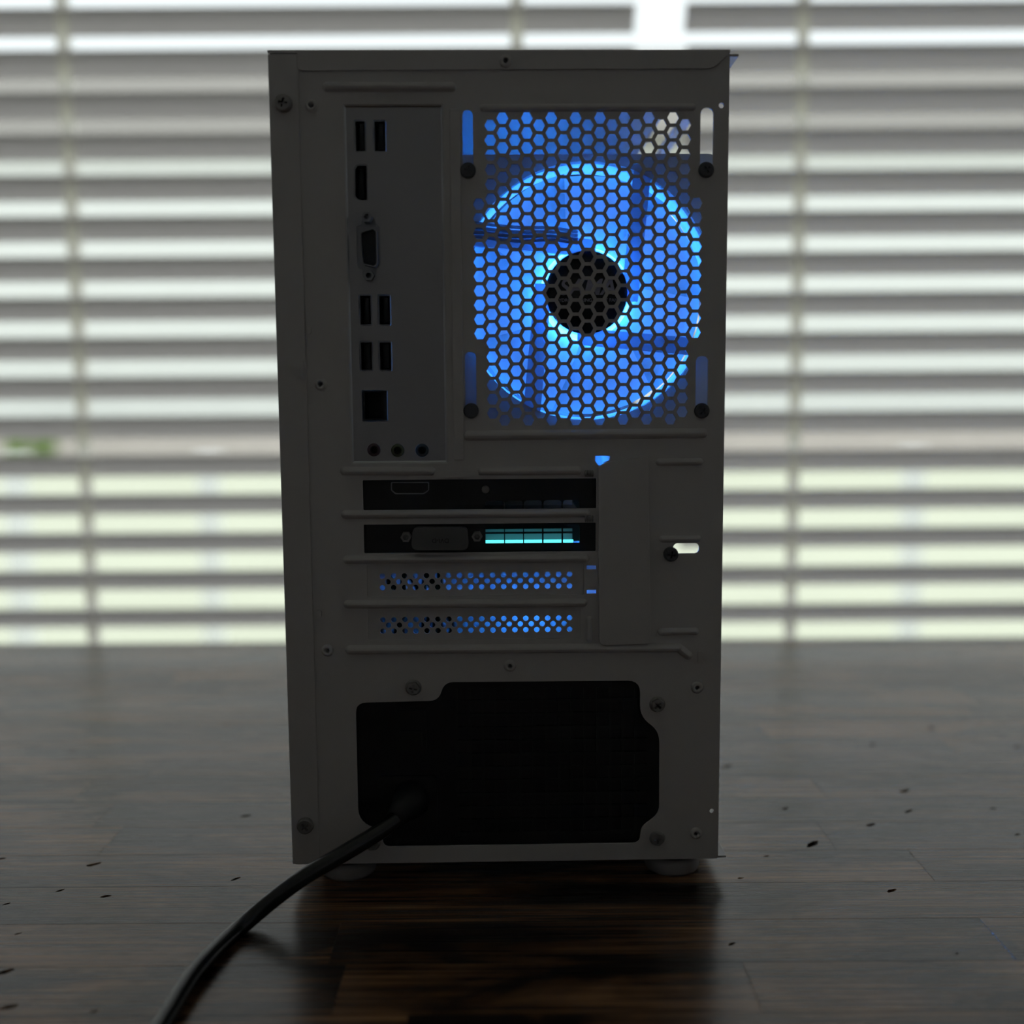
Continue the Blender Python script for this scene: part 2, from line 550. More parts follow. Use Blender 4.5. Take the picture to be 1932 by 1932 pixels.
# ================================================================== TABLE
TX0, TX1, TY0, TY1, TH = -0.86, 0.88, -0.40, 0.502, 0.036
table = empty('wooden_table', (0, 0, 0))
tag(table, 'dark stained butcher block table with worn gouged staves under the computer', 'table')
GOUGES = [(-205,24,7.4),(-130,7,5.1),(-186,-10,5.0),(-210,-4,4.0),(-229,-17,3.4),(-144,84,6.4),(-211,-44,3.2),(-202,-73,7.4),(-189,-100,7.3),(-255,31,6.0),(-155,-103,3.6),(-286,195,5.0),(-199,249,6.0),(231,114,8.6),(222,84,6.5),(155,89,5.3),(195,66,6.8),(157,42,9.2),(130,28,3.7),(112,4,3.6),(179,-10,5.9),(292,230,8.0),(240,196,6.2),(332,190,6.8),(267,52,3.9),(95,-57,4.0),(186,-66,2.1),(136,157,7.9),(270,87,4.6)]
JOINTS = {1: (-207, 167), 2: (-224, 150 + 190), 0: (203, -270), -1: (-330, 60 + 260), -2: (208, -72.5), -3: (96.4, -65)}
rng = random.Random(11)
def stave(x0, x1, y0, y1):
    """one wooden stave in mm, top at z=0, with its gouges cut into the top face"""
    g = 0.04
    e = 0.12
    X0, X1, Y0, Y1 = x0 + g, x1 - g, y0 + g, y1 - g
    top = [(X0 + e, Y0 + e), (X1 - e, Y0 + e), (X1 - e, Y1 - e), (X0 + e, Y1 - e)]
    holes, pits = [], []
    for gx, gy, w in GOUGES:
        if X0 + 6 < gx < X1 - 6 and Y0 <= gy < Y1:
            gy = min(max(gy, Y0 + 3.2), Y1 - 3.2)
            a = rng.uniform(0.05, 0.5)
            ca, sa = math.cos(a), math.sin(a)
            lp = []
            for i in range(10):
                t = 2 * math.pi * i / 10
                px = math.cos(t) * w / 2 * rng.uniform(0.85, 1.1)
                py = math.sin(t) * w * 0.22 * rng.uniform(0.7, 1.2) + 0.12 * px
                lp.append((gx + px * ca - py * sa, gy + px * sa * 1.6 + py * ca))
            holes.append(lp)
            pits.append((gx, gy, w))
    mb = MB()
    loops = [top] + holes
    flat = [p for l in loops for p in l]
    tr = tessellate_polygon([[Vector((p[0], p[1], 0)) for p in l] for l in loops])
    vs = [(p[0], p[1], 0.0) for p in flat]
    fs = []
    for a, b, c in tr:
        cr = (flat[b][0] - flat[a][0]) * (flat[c][1] - flat[a][1]) - (flat[b][1] - flat[a][1]) * (flat[c][0] - flat[a][0])
        if abs(cr) > 1e-9:
            fs.append((a, b, c) if cr > 0 else (a, c, b))
    n = len(vs)
    rim = [(X0, Y0), (X1, Y0), (X1, Y1), (X0, Y1)]
    vs += [(p[0], p[1], -e) for p in rim] + [(p[0], p[1], -TH * 1000) for p in rim]
    for i in range(4):
        j = (i + 1) % 4
        fs.append((n + i, n + j, j, i))
        fs.append((n + 4 + i, n + 4 + j, n + j, n + i))
    fs.append((n + 7, n + 6, n + 5, n + 4))
    k = 4
    for lp, (gx, gy, w) in zip(holes, pits):
        c = len(vs)
        d = min(3.0, 0.42 * w)
        m = len(lp)
        for p in lp:
            vs.append((gx + (p[0] - gx) * 0.7, gy + (p[1] - gy) * 0.6, -d))
        for i in range(m):
            j = (i + 1) % m
            fs.append((k + i, c + i, c + j, k + j) if False else (k + i, k + j, c + j, c + i))
        fs.append(tuple(range(c, c + m)))
        k += m
    mb.add(vs, fs)
    return mb.build('stave', 'wood', table, (0, 0, TABLE_Z))
PIT = 35.3
rows = []
k = 14
rows.append((493.5, 502.0, 14))
y = 493.5
while y > TY0 * 1000 + 1:
    k -= 1
    rows.append((max(TY0 * 1000, y - PIT), y, k))
    y -= PIT
for y0, y1, k in rows:
    kk = k
    xs = sorted(JOINTS.get(kk, ()))
    if not xs:
        xs = [rng.uniform(-260, 300)]
    while xs[0] > TX0 * 1000 + 420:
        xs.insert(0, xs[0] - rng.uniform(260, 460))
    while xs[-1] < TX1 * 1000 - 420:
        xs.append(xs[-1] + rng.uniform(260, 460))
    xs = [TX0 * 1000] + [x for x in xs if TX0 * 1000 + 60 < x < TX1 * 1000 - 60] + [TX1 * 1000]
    for a, b in zip(xs, xs[1:]):
        stave(a, b, y0, y1)
for sx in (TX0 + 0.05, TX1 - 0.11):
    for sy in (TY0 + 0.05, TY1 - 0.11):
        M1().box(sx, sx + 0.06, sy, sy + 0.06, 0, TABLE_Z - TH).build('leg', 'wood_dark_plain', table, bevel=0.004)
for (a, b, c, d) in ((TX0 + .06, TX1 - .06, TY0 + .06, TY0 + .085), (TX0 + .06, TX1 - .06, TY1 - .085, TY1 - .06)):
    M1().box(a, b, c, d, TABLE_Z - TH - 0.08, TABLE_Z - TH).build('apron', 'wood_dark_plain', table)

# ================================================================== COMPUTER TOWER
# local frame: x right, y into the case from the rear sheet, z up; built in mm from the case's bottom edge
pc = empty('computer_tower', (0, 0, TABLE_Z), R(0.953))
tag(pc, 'white computer tower seen from behind in shadow, glowing blue inside', 'computer')
def C():
    return MB(0.001, FOOT)
def at(x, y, z):
    return (x * 0.001, y * 0.001, (z + FOOT) * 0.001)
W2, H, DEPTH = 100.5, 368.5, 300.0
FX, FZ = 38.07, 265.09

# ---- rear sheet with every opening
holes = []
hexes = []
HP, HC = 6.28, 5.357          # row and column pitch
hx0, hz_odd = (38.43, 277.84)[0], (38.43, 277.84)[1]
for ci in range(-9, 10):
    x = hx0 + ci * HC
    if abs(ci) == 9:
        n, ztop = 10, (-9.16, 303.55)[1]
    elif ci % 2 == 0:
        n, ztop = 21, (-3.47, 337.15)[1]
    else:
        n, ztop = 22, (1.66, 340.17)[1]
    for r in range(n):
        hexes.append((x, ztop - r * HP))
HW, HHT = 2.60, 2.42
for x, z in hexes:
    holes.append([(x + HW, z), (x + HW / 2, z + HHT), (x - HW / 2, z + HHT), (x - HW, z), (x - HW / 2, z - HHT), (x + HW / 2, z - HHT)])
# fan slots
holes.append(rect((-16.62, 343.80), (-12.04, 317.89), 2.3, 5))
holes.append(rect((87.99, 344.44), (93.73, 317.75), 2.6, 5))
holes.append(rect((-16.71, 238.98), (-11.77, 212.46), 2.3, 5))
holes.append(rect((87.18, 236.44), (92.77, 211.94), 2.3, 5))
# shield opening, card slots, cover slots, power supply opening
holes.append(rect((-68.13, 345.72), (-25.45, 189.61), 0.6, 2))
holes.append(rect((-63.72, 181.75), (42.39, 168.00), 0.3, 1))
holes.append(rect((-63.69, 161.42), (42.18, 148.22), 0.3, 1))
holes.append(rect((-62.66, 142.86), (36.84, 128.06), 0.3, 1))
holes.append(rect((-62.87, 122.17), (35.38, 107.68), 0.3, 1))
holes.append(rect((38.05, 141.62), (42.44, 139.86)))
holes.append(rect((38.06, 130.28), (42.46, 128.50)))
psu_cut = rounded([(-69.22, 78.27), (-30.66, 78.81), (-28.08, 87.60), (63.01, 87.28), (63.12, 70.06), (72.10, 62.82), (72.43, 22.92), (63.45, 16.03),
                   (63.50, 8.47), (-58.13, 8.43), (-57.98, 15.70), (-69.30, 21.05)], [5, 8, 6, 6, 5, 5, 4, 5, 6, 6, 6, 7], 5)
holes.append(psu_cut)
holes.append([(41.87, 191.96), (48.62, 191.90), (48.38, 189.98), (45.98, 189.03), (45.02, 187.60), (43.33, 187.61), (41.88, 189.55)])
holes.append(rect((77.71, 151.56), (89.72, 146.78), 2.1, 5))
holes.append(circle((97.08, 345.31), 1.2, 10))
holes.append(circle((97.25, 23.87), 1.1, 10))
RIVETS = ((-82.20, 345.53), (-81.49, 225.04), (-81.57, 103.25), (2.44, 95.04), (89.50, 83.69), (89.85, 13.05))
TOP_RIVET = (2.54, 363.82)
for c in RIVETS + (TOP_RIVET,):
    holes.append(circle(c, 1.15, 10))
rear = C().prism(rect((-W2 + 1.2, 0.5), (W2, H - 1.0), 0.8, 2), holes, 0.0, 1.0).build('rear_panel', 'case_paint', pc)

# ---- outer shell
left = C()
left.prism([(-W2, -0.9), (-87.6, -0.9), (-87.6, -0.1), (-W2 + 1.0, -0.1), (-W2 + 1.0, DEPTH), (-W2, DEPTH)], (), 1.0, H - 1.5, axis='z')
lp = left.build('left_side_panel', 'case_paint', pc, bevel=0.0004)
C().prism(rect(((-105.12, 159.37)[0] * 0 - W2 - 0.6, (-100.04, 349.58)[1]), (-W2 + 0.2, (-99.94, 352.70)[1])), (), 4, 60).build('finger_grip', 'case_paint', lp)
top_lip = rounded([((-87.78, 367.74)[0], H - 0.9), ((-87.76, 360.44)[0], (-87.77, 360.22)[1]), ((93.14, 360.76)[0], (93.14, 360.76)[1]), ((99.33, 366.31)[0] , H - 2.2), ((99.77, 368.31)[0], H - 0.9)], [0.3, 2.2, 2.6, 1, 0.3], 4)
tp = C()
tp.prism(rect((-W2, -0.9), (W2, DEPTH)), [rect((87.0, 24), (98.2, 272), 2, 3)], H - 1.0, H, axis='z')
tp.prism(top_lip, [circle(TOP_RIVET, 1.15, 10)], -0.9, -0.05)
C().box(-W2 + 1.4, 86.8, 1.2, DEPTH - 2, H - 2.2, H - 1.2).build('added_dark_liner', 'inner_paint', pc)  # added darker sheet, keeps daylight from whitening the blue-lit underside of the top
tpo = tp.build('top_panel', 'case_paint', pc, bevel=0.0002)
C().box((-97.34, 369.52)[0], (-63.66, 369.46)[0], 2, 150, H, H + 0.9).build('dust_filter', 'case_paint', tpo)
C().box((53.40, 369.28)[0], (85.37, 369.23)[0], 2, 150, H, H + 0.4).build('dust_filter', 'case_paint', tpo)
C().box(-W2 + 1.2, W2 - 0.2, 1.0, DEPTH, 0.0, 1.0).build('bottom_panel', 'case_paint', pc)
fr = C().box(-W2, W2, DEPTH, DEPTH + 22, 0.5, H).build('front_panel', 'case_paint', pc, bevel=0.003)
C().box(-W2 + 14, W2 - 14, DEPTH + 21.5, DEPTH + 23, 20, H - 20).build('front_mesh', 'black_plastic', fr)
for z0, z1 in ((0.2, 1.2), (H - 2.2, H - 1.0)):
    C().box(W2 - 2.2, W2 + 4.2, 1.2, DEPTH, z0, z1).build('glass_rail', 'case_paint', pc, bevel=0.0003)
foot = MB()
foot.lathe([(0.01, 0), (12.6, 0), (13.2, 1.2), (13.2, 5.5), (12.4, 7.0), (10.2, 7.4), (9.6, 6.2), (9.6, FOOT), (0.01, FOOT)], axis='z', seg=32)
fme = foot.mesh('foot')
for x in (-76.8, 81.4):
    for y in (17.6, DEPTH - 30):
        link('foot', fme, 'foot_rubber', pc, (x * .001, y * .001, 0))

# ---- pressed beads
def beads(lst):
    for a, b, w, h in lst:
        C().ridge(a, b, w, h * 1.45).build('pressed_bead', 'case_paint', pc)
beads([
    ((-75.31, 353.53), (-21.12, 353.41), 4.2, 1.2),
    ((-7.35, 344.45), (84.26, 344.67), 3.4, 0.9),
    ((-15.47, 201.52), (90.73, 201.90), 4.6, 1.3),
    ((-71.77, 185.91), (-32.47, 185.58), 4.0, 1.3), ((-9.89, 185.40), (33.92, 185.28), 4.0, 1.2),
    ((-71.77, 166.11), (37.80, 165.86), 4.0, 1.4),
    ((-71.54, 145.40), (37.32, 145.07), 4.0, 1.4),
    ((-71.79, 124.74), (36.35, 124.35), 4.0, 1.4),
    ((-71.33, 103.38), (80.65, 102.68), 4.4, 1.4),
    ((80.65, 102.68), (85.12, 99.11), 4.2, 1.2),
    ((71.08, 188.83), (89.44, 188.92), 3.4, 1.1),
    ((72.82, 153.57), (88.90, 153.66), 3.2, 1.1),
    ((72.70, 110.27), (88.44, 110.35), 3.6, 1.1),
    ((39.29, 116.62), (39.30, 107.39), 3.0, 0.9),
    ((52.26, 185.12), (62.41, 185.04), 1.2, 0.4), ((52.05, 112.74), (60.89, 112.90), 1.4, 0.5),
])
C().prism(rect((-31.50, 185.81), (-11.12, 182.75)), (), -0.8, 0).build('pressed_tab', 'case_paint', pc)
# raised cover over the card screws
cover = C().prism(rounded([(43.09, 186.89), (46.22, 189.03), (65.74, 191.52), (67.33, 105.33), (43.73, 104.59)], [0.5, 1.5, 1.5, 1, 3], 3), (), -2.4, 0).build('card_lock_cover', 'case_paint', pc, bevel=0.0008)

# ---- motherboard connector shield
SHZ = 0.9
shield_holes = []
def R_(a, b, r=0.5):
    h = rect(a, b, r, 2)
    shield_holes.append(h)
    return h
usb = [((-64.11, 339.89), (-58.87, 326.18)), ((-55.79, 339.87), (-50.06, 326.15)), ((-63.75, 264.70), (-57.93, 250.94)), ((-55.28, 264.66), (-49.43, 250.89)), ((-63.98, 244.20), (-57.88, 230.78)), ((-55.47, 244.15), (-49.35, 230.72))]
for a, b in usb:
    R_(a, b)
dp = rounded([(-63.16, 321.00), (-58.52, 320.99), (-58.63, 305.34), (-62.82, 305.36), (-64.88, 306.96), (-64.59, 319.42)], 0.4, 2)
shield_holes.append(dp)
vga = rounded([(-61.34, 298.51), (-55.74, 298.49), (-55.59, 294.83), (-53.73, 294.37), (-53.61, 277.37), (-55.51, 275.99), (-55.84, 271.84), (-61.71, 271.87), (-61.86, 275.56), (-63.95, 276.27), (-64.01, 294.41), (-61.66, 294.86)], [3, 3, 0.5, 1, 1, 0.5, 3, 3, 0.5, 1, 1, 0.5], 3)
shield_holes.append(vga)
lan = R_((-63.29, 222.32), (-51.69, 208.24), 0.3)
jacks = [((-58.40, 195.39), 'jack_pink'), ((-47.64, 195.07), 'jack_green'), ((-36.63, 194.98), 'jack_blue')]
for c, _ in jacks:
    shield_holes.append(circle(c, 3.1, 18))
sh = C().prism(rect((-67.68, 345.27), (-25.92, 190.10), 0.4, 2), shield_holes, SHZ, SHZ + 0.4).build('connector_shield', 'shield_metal', pc)
# bright folded rim of the shield
rim = C()
ia, ib = (-67.46, 345.05), (-26.16, 190.34)
oa, ob = (-68.58, 346.16), (-24.98, 189.13)
for q in ([(oa[0], oa[1]), (ob[0], oa[1]), (ib[0], ia[1]), (ia[0], ia[1])], [(ob[0], oa[1]), (ob[0], ob[1]), (ib[0], ib[1]), (ib[0], ia[1])],
          [(ob[0], ob[1]), (oa[0], ob[1]), (ia[0], ib[1]), (ib[0], ib[1])], [(oa[0], ob[1]), (oa[0], oa[1]), (ia[0], ia[1]), (ia[0], ib[1])]):
    rim.add([(q[0][0], -0.15, q[0][1]), (q[1][0], -0.15, q[1][1]), (q[2][0], SHZ, q[2][1]), (q[3][0], SHZ, q[3][1]),
             (q[0][0], 0.1, q[0][1]), (q[1][0], 0.1, q[1][1]), (q[2][0], SHZ + 0.3, q[2][1]), (q[3][0], SHZ + 0.3, q[3][1])],
            [(0, 3, 2, 1), (4, 5, 6, 7), (0, 1, 5, 4), (2, 3, 7, 6)])
rim.build('shield_rim', 'alloy', sh)
C().box((-22.17, 344.26)[0], (-17.54, 344.25)[0], -1.0, 0, (-21.36, 190.54)[1], (-19.40, 344.03)[1]).build('shield_flange', 'case_paint', pc, bevel=0.0004)

# ---- motherboard with its connectors
bx = (-69.79, 277.45)[0]
mb_ = C().box(bx - 4, bx - 2.4, 2, 246, 136, 366).build('motherboard', 'pcb', pc)
for a, b in usb:
    x0, x1 = a[0] + 0.25, b[0] - 0.25
    z1, z0 = a[1] - 0.25, b[1] + 0.25
    p = C().prism(rect((x0, z0), (x1, z1), 0.3, 1), [rect((x0 + .35, z0 + .35), (x1 - .35, z1 - .35), 0.2, 1)], 1.5, 15)
    o = p.build('usb_port', 'port_shell', mb_)
    tx = x0 + (x1 - x0) * 0.62
    C().box(tx - 0.9, tx + 0.9, 2.6, 14, z0 + 1.1, z1 - 1.1).build('tongue', 'port_dark', mb_)
    C().box(x0 + .3, x1 - .3, 13, 15.2, z0 + .3, z1 - .3).build('port_back', 'port_dark', mb_)
C().prism([(p[0] * 0.985 + dp[0][0] * 0.015, p[1]) for p in dp], [[((p[0] - (-61.48, 313.07)[0]) * 0.82 + (-61.48, 313.07)[0], (p[1] - (-61.48, 313.07)[1]) * 0.94 + (-61.48, 313.07)[1]) for p in dp]], 1.5, 13).build('display_port', 'port_shell', mb_)
C().box((-61.48, 313.07)[0] - 0.7, (-61.48, 313.07)[0] + 0.7, 3, 13, (-61.63, 306.72)[1], (-61.34, 319.41)[1]).build('tongue', 'port_dark', mb_)
C().box((-64.97, 313.09)[0], (-58.46, 313.06)[0], 12.5, 14, (-61.66, 305.35)[1], (-61.30, 320.99)[1]).build('port_back', 'port_dark', mb_)
# d-shaped video connector
vb = C().prism(vga, (), 2.2, 3.0).build('video_port', 'port_shell', mb_)
dsh = rounded([(-62.43, 291.66), (-56.09, 293.23), (-54.71, 292.08), (-54.78, 277.37), (-55.98, 276.23), (-61.58, 277.64)], 1.3, 4)
cc = (-58.61, 284.76)
inner = [((p[0] - cc[0]) * 0.86 + cc[0], (p[1] - cc[1]) * 0.94 + cc[1]) for p in dsh]
C().prism(dsh, [inner], -1.6, 2.3).build('video_port_shell', 'port_shell', mb_)
C().prism(inner, (), 0.6, 2.3).build('video_port_insert', 'port_dark', mb_)
for c in ((-59.03, 297.82), (-58.64, 272.55)):
    C().lathe([(1.35, -2.6), (2.35, -2.6), (2.45, -2.3), (2.45, 2.3)], (c[0], 0, c[1]), seg=6, smooth=False).lathe([(1.35, -2.6), (1.35, 1.5), (0.01, 1.5)], (c[0], 0, c[1]), seg=14).build('jack_post', 'port_shell', mb_)
la, lb = (-62.83, 221.84), (-52.16, 208.71)
lx0, lx1, lz1, lz0 = la[0], lb[0], la[1], lb[1]
C().prism(rect((lx0, lz0), (lx1, lz1)), [rect((lx0 + .6, lz0 + .6), (lx1 - 2.0, lz1 - .6))], 1.5, 18).box(lx0 + .5, lx1 - .5, 17, 18.5, lz0 + .5, lz1 - .5).build('network_port', 'port_dark', mb_)
for c, m in jacks:
    C().lathe([(1.75, 0.4), (2.9, 0.4), (3.0, 0.8), (3.0, 12)], (c[0], 0, c[1]), seg=20).lathe([(1.75, 0.4), (1.75, 8), (0.01, 8)], (c[0], 0, c[1]), seg=20).build('audio_jack', m, mb_)['label'] = m.split('_')[1] + ' ringed round audio jack'
C().box(bx - 2.4, bx + 22, 40, 60, 180, 350).build('regulator_heatsink', 'alloy', mb_)
ck = C()
for i in range(14):
    ck.box(bx + 8, bx + 60, 95 + i * 4.2, 95.8 + i * 4.2, 235, 320)
ck.box(bx - 2, bx + 8, 100, 150, 255, 300)
ck.build('processor_cooler', 'alloy', mb_)
for k in range(2):
    C().box(bx - 2.4, bx + 38, 178 + k * 18, 184 + k * 18, 215, 345).build('memory_module', 'black_plastic', mb_)
C().box(-W2 + 14, -W2 + 15, 2, 290, 100, H - 4).build('board_tray', 'inner_paint', pc)

# ---- graphics card
gx0, gx1 = (-64.09, 175.96)[0], (42.63, 175.04)[0]
win_holes = []
for xa, xb in (((-8.25, 156.53)[0], (0.22, 156.45)[0]), ((0.71, 156.44)[0], (8.94, 156.37)[0]), ((9.43, 156.36)[0], (17.67, 156.29)[0]), ((18.39, 156.28)[0], (26.64, 156.20)[0]), ((27.37, 156.20)[0], (34.89, 156.13)[0])):
    for zt, zb in (((12.11, 160.49)[1], (12.07, 151.94)[1]), ((12.17, 171.67)[1], (12.13, 163.65)[1])):
        win_holes.append(rounded([(xa, zb), (xb, zb), (xb, zt), (xa, zt)], [0.1, 0.1, 1.4, 1.4], 3))
gpu = C().prism([(gx0 - 3, (-12.22, 147.52)[1]), (gx1 + 3, (-12.22, 147.52)[1]), (gx1 + 3, (-11.85, 182.28)[1]), (gx0 - 3, (-11.85, 182.28)[1])], win_holes, 2.2, 3.0).build('graphics_card', 'black_plastic', pc)
gx, gzt, gzb = (-8.35, 170.64)[0], (-11.85, 182.28)[1], (-12.22, 147.52)[1]
C().box(gx0 - 2, gx1 - 4, 3, 190, gzt - 1.5, gzt).build('circuit_board', 'pcb', gpu)
C().box(gx0, gx1 - 8, 40, 185, gzb, gzb + 26).build('cooler_shroud', 'black_plastic', gpu)
hsk = C()
zt = (12.09, 156.58)[1]
for i, dz in enumerate((9.6, 16.8)):
    hsk.box(gx - 1, gx1 - 8, 5, 38, zt + dz, zt + dz + 0.5)
hsk.box(gx - 2, gx - 1, 5, 38, zt - 4, gzt - 2)
hsk.build('heatsink_fin', 'alloy', gpu)
C().box(gx - 0.8, gx1 - 9, 24, 26, (12.91, 148.30)[1], (12.92, 150.23)[1]).build('light_bar', 'led_teal', gpu)
C().box(gx - 0.8, gx1 - 9, 30, 31, (13.09, 149.80)[1], (13.10, 152.66)[1]).build('fin_plate', 'inner_paint', gpu)
C().box(gx - 0.8, gx1 - 9, 30, 31, (13.11, 153.70)[1], (13.11, 154.99)[1]).build('fin_plate', 'inner_paint', gpu)
C().box(gx - 0.8, gx1 - 9, 30, 31, (13.16, 164.31)[1], (13.19, 169.98)[1]).build('fin_plate', 'lit_inner_paint', gpu)  # paler than the plates below, its lit look is put into the paint
C().box(gx - 6, gx1 - 2, 38.6, 39.6, gzb, gzt - 2).build('shroud_end', 'black_plastic', gpu)
cap = rounded([(-41.96, 150.25), (-15.82, 150.00), (-16.44, 160.02), (-41.06, 160.24)], [3.2, 3.2, 2.4, 2.4], 5)
capo = C().prism(cap, (), -5.0, 2.4).build('dust_cap', 'cap_grey', gpu, bevel=0.0008)
tcp = (-28.59, 154.52)
text('DVI-D', 'dust_cap_text', 0.0029, 'print_dark', gpu, at(tcp[0], -5.06, tcp[1]), (R(90), R(180), 0))
for c in ((-44.52, 155.64), (-12.13, 155.59)):
    C().lathe([(1.4, -1.6), (2.4, -1.6), (2.5, -1.3), (2.5, 2.4)], (c[0], 0, c[1]), seg=6, smooth=False).lathe([(1.4, -1.6), (1.4, 1.5), (0.01, 1.5)], (c[0], 0, c[1]), seg=14).build('hex_post', 'screw_zinc', gpu)
hd = rounded([(-51.03, 180.68), (-33.75, 180.53), (-33.81, 176.67), (-36.00, 175.00), (-49.22, 175.11), (-51.11, 176.82)], 0.5, 2)
hc = (-42.44, 177.95)
C().prism(hd, [[((p[0] - hc[0]) * .95 + hc[0], (p[1] - hc[1]) * .84 + hc[1]) for p in hd]], 1.4, 3.0).build('video_socket', 'port_shell', gpu)
C().lathe([(0.01, 1.3), (1.6, 1.3), (1.8, 1.7), (1.8, 2.3)], ((-8.05, 176.93)[0], 0, (-8.05, 176.93)[1]), seg=12).build('bracket_screw', 'screw_zinc', gpu)
# thread ends of the two card screws
for c in ((39.47, 184.02), (39.49, 163.41)):
    mbs = C()
    for i in range(5):
        mbs.lathe([(1.1, i * 0.8), (1.7, i * 0.8 + 0.4), (1.1, i * 0.8 + 0.8)], (c[0] - 2.5, -1.2, c[1]), axis='x', seg=10)
    mbs.build('card_screw', 'screw_zinc', pc)

# ---- perforated slot covers
def slot_cover(a, b, rows_, x0, x1):
    hs_ = []
    pitch = (x1[0] - x0[0]) / 17.0
    for r, py in enumerate(rows_):
        zz = py
        for k in range(18 - r % 2):
            hs_.append(circle((x0[0] + pitch * (k + 0.5 * (r % 2)), zz), 1.30, 12))
    return C().prism(rect((a[0] - 1.8, a[1] + 1.6), (b[0] + 1.2, b[1] - 1.6), 0.3, 1), hs_, 1.02, 1.7).build('slot_cover', 'case_paint', pc)
slot_cover((-62.18, 142.36), (36.35, 128.31), ((-12.32, 137.45)[1], (-12.35, 134.74)[1], (-12.38, 132.03)[1]), (-55.80, 135.18), (30.25, 134.56))
slot_cover((-62.39, 121.67), (34.89, 107.94), ((-12.54, 117.05)[1], (-12.57, 114.44)[1], (-12.60, 111.70)[1]), (-55.97, 114.91), (30.23, 114.23))

# ---- power supply in the lower bay
psu = C()
pw0, pw1, pz0, pz1 = (-70.69, 46.79)[0] - 2, (72.75, 44.88)[0] + 2, (1.29, 5.99)[1], (1.91, 89.51)[1]
psu.box(pw0, pw1, 3.0, 143, pz0, pz1)
ps = psu.build('power_supply', 'psu_black', pc, bevel=0.001)
vent = C()
for i in range(15):
    x = (-23.21, 46.16)[0] + i * 6.0
    if x < pw1 - 6:
        vent.box(x, x + 1.2, 2.2, 3.0, pz0 + 6, pz1 - 6)
for j in range(11):
    z = pz0 + 7 + j * 6.4
    vent.box((-23.21, 46.16)[0], pw1 - 8, 2.0, 2.9, z, z + 1.2)
vent.build('vent_grille', 'black_plastic', ps)
ic = (-46.25, 31.05)
C().prism(rect((ic[0] - 14, ic[1] - 11), (ic[0] + 14, ic[1] + 11), 2, 3), (), 1.6, 3.0).build('power_inlet', 'black_plastic', ps)
sw = (-43.94, 64.29)
C().prism(rect((sw[0] - 7, sw[1] - 10), (sw[0] + 7, sw[1] + 10), 1, 2), (), 1.8, 3.0).prism(rect((sw[0] - 5, sw[1] - 8), (sw[0] + 5, sw[1]), .5, 1), (), 0.6, 2.0).build('rocker_switch', 'black_plastic', ps)
C().box(-W2 + 1.2, W2 - 4, 1.2, DEPTH - 28, 88.2, 89.2).build('supply_shroud', 'lit_inner_paint', pc)  # paler than the tray, the paint stands in for stronger light down here

cb = C()
rc = random.Random(4)
for k in range(9):
    x = -62 + k * 4.2 + rc.uniform(-1, 1)
    cb.tube(spline([(x, 60 + rc.uniform(-8, 8), 89.5), (x + rc.uniform(-6, 6), 58, 104), (x + rc.uniform(-9, 9), 50, 120), (x - 6, 64, 138), (x - 10, 90, 150)], 5), 1.5, 7)
cb.build('cable_bundle', 'black_plastic', pc)

# ---- fasteners
def screw_mesh(r, h, kind):
    mb = MB()
    a = 0.13 * r; b = 0.50 * r
    cross = [(a, -b), (a, -a), (b, -a), (b, a), (a, a), (a, b), (-a, b), (-a, a), (-b, a), (-b, -a), (-a, -a), (-a, -b)]
    if kind == 'hex':
        mb.prism(circle((0, 0), r * 0.86, 6, 0.3), [cross], -h, -0.4)
        mb.lathe([(0.01, -0.5), (r, -0.5), (r * 1.05, 0.0)], seg=20)
    elif kind == 'rivet':
        mb.lathe([(0.01, 6), (0.39 * r, 6), (0.39 * r, -h), (0.62 * r, -h * 1.05), (0.85 * r, -h * 0.7), (r, 0)], seg=18)
        return mb.mesh('rivet')
    else:
        mb.prism(circle((0, 0), r * 0.8, 20), [cross], -h, -0.3)
        mb.lathe([(0.8 * r, -h), (0.94 * r, -h * 0.8), (r, -h * 0.4), (r, 0)], seg=20, smooth=False)
    mb.lathe([(0.01, -0.35), (r * 0.8, -0.35)], seg=12)
    return mb.mesh('screw')
me_thumb = screw_mesh(3.9, 2.6, 'pan')
me_pan = screw_mesh(3.5, 1.6, 'pan')
me_hex = screw_mesh(3.6, 2.4, 'hex')
me_riv = screw_mesh(2.9, 1.3, 'rivet')
def fasten(name, me, m, pts, y=0.0):
    for i, c in enumerate(pts):
        o = link(name, me, m, pc, at(c[0], y, c[1]), (0, 0.7 * i + 0.2, 0))
fasten('thumb_screw', me_thumb, 'screw_zinc', ((-94.16, 346.23), (-93.90, 20.10)), -0.9)
fasten('fan_screw', me_pan, 'screw_black', ((-14.37, 317.89), (90.67, 317.76), (-14.15, 212.72), (90.12, 211.96)))
fasten('lock_screw', screw_mesh(3.4, 3.4, 'pan'), 'screw_black', ((76.54, 146.66),))
fasten('supply_screw', me_hex, 'screw_zinc', ((-42.35, 85.26), (71.01, 75.81), (71.52, 10.96), (-62.82, 10.58)))
fasten('rivet', me_riv, 'case_paint', RIVETS)
fasten('rivet', me_riv, 'case_paint', (TOP_RIVET,), -0.9)
for a, b in (((-86.94, 250.65), (-84.91, 247.37)), ((-85.92, 122.42), (-83.83, 118.93)), ((89.54, 101.07), (91.83, 95.52))):
    C().prism(rect(a, b, 0.9, 3), (), -1.3, 0).build('locating_tab', 'case_paint', pc, bevel=0.0005)
C().prism(rounded([(-93.79, 233.84), (-88.54, 235.68), (-88.55, 226.98), (-90.66, 227.70)], 1.2, 3), (), -1.8, -0.8).build('locating_tab', 'case_paint', lp)

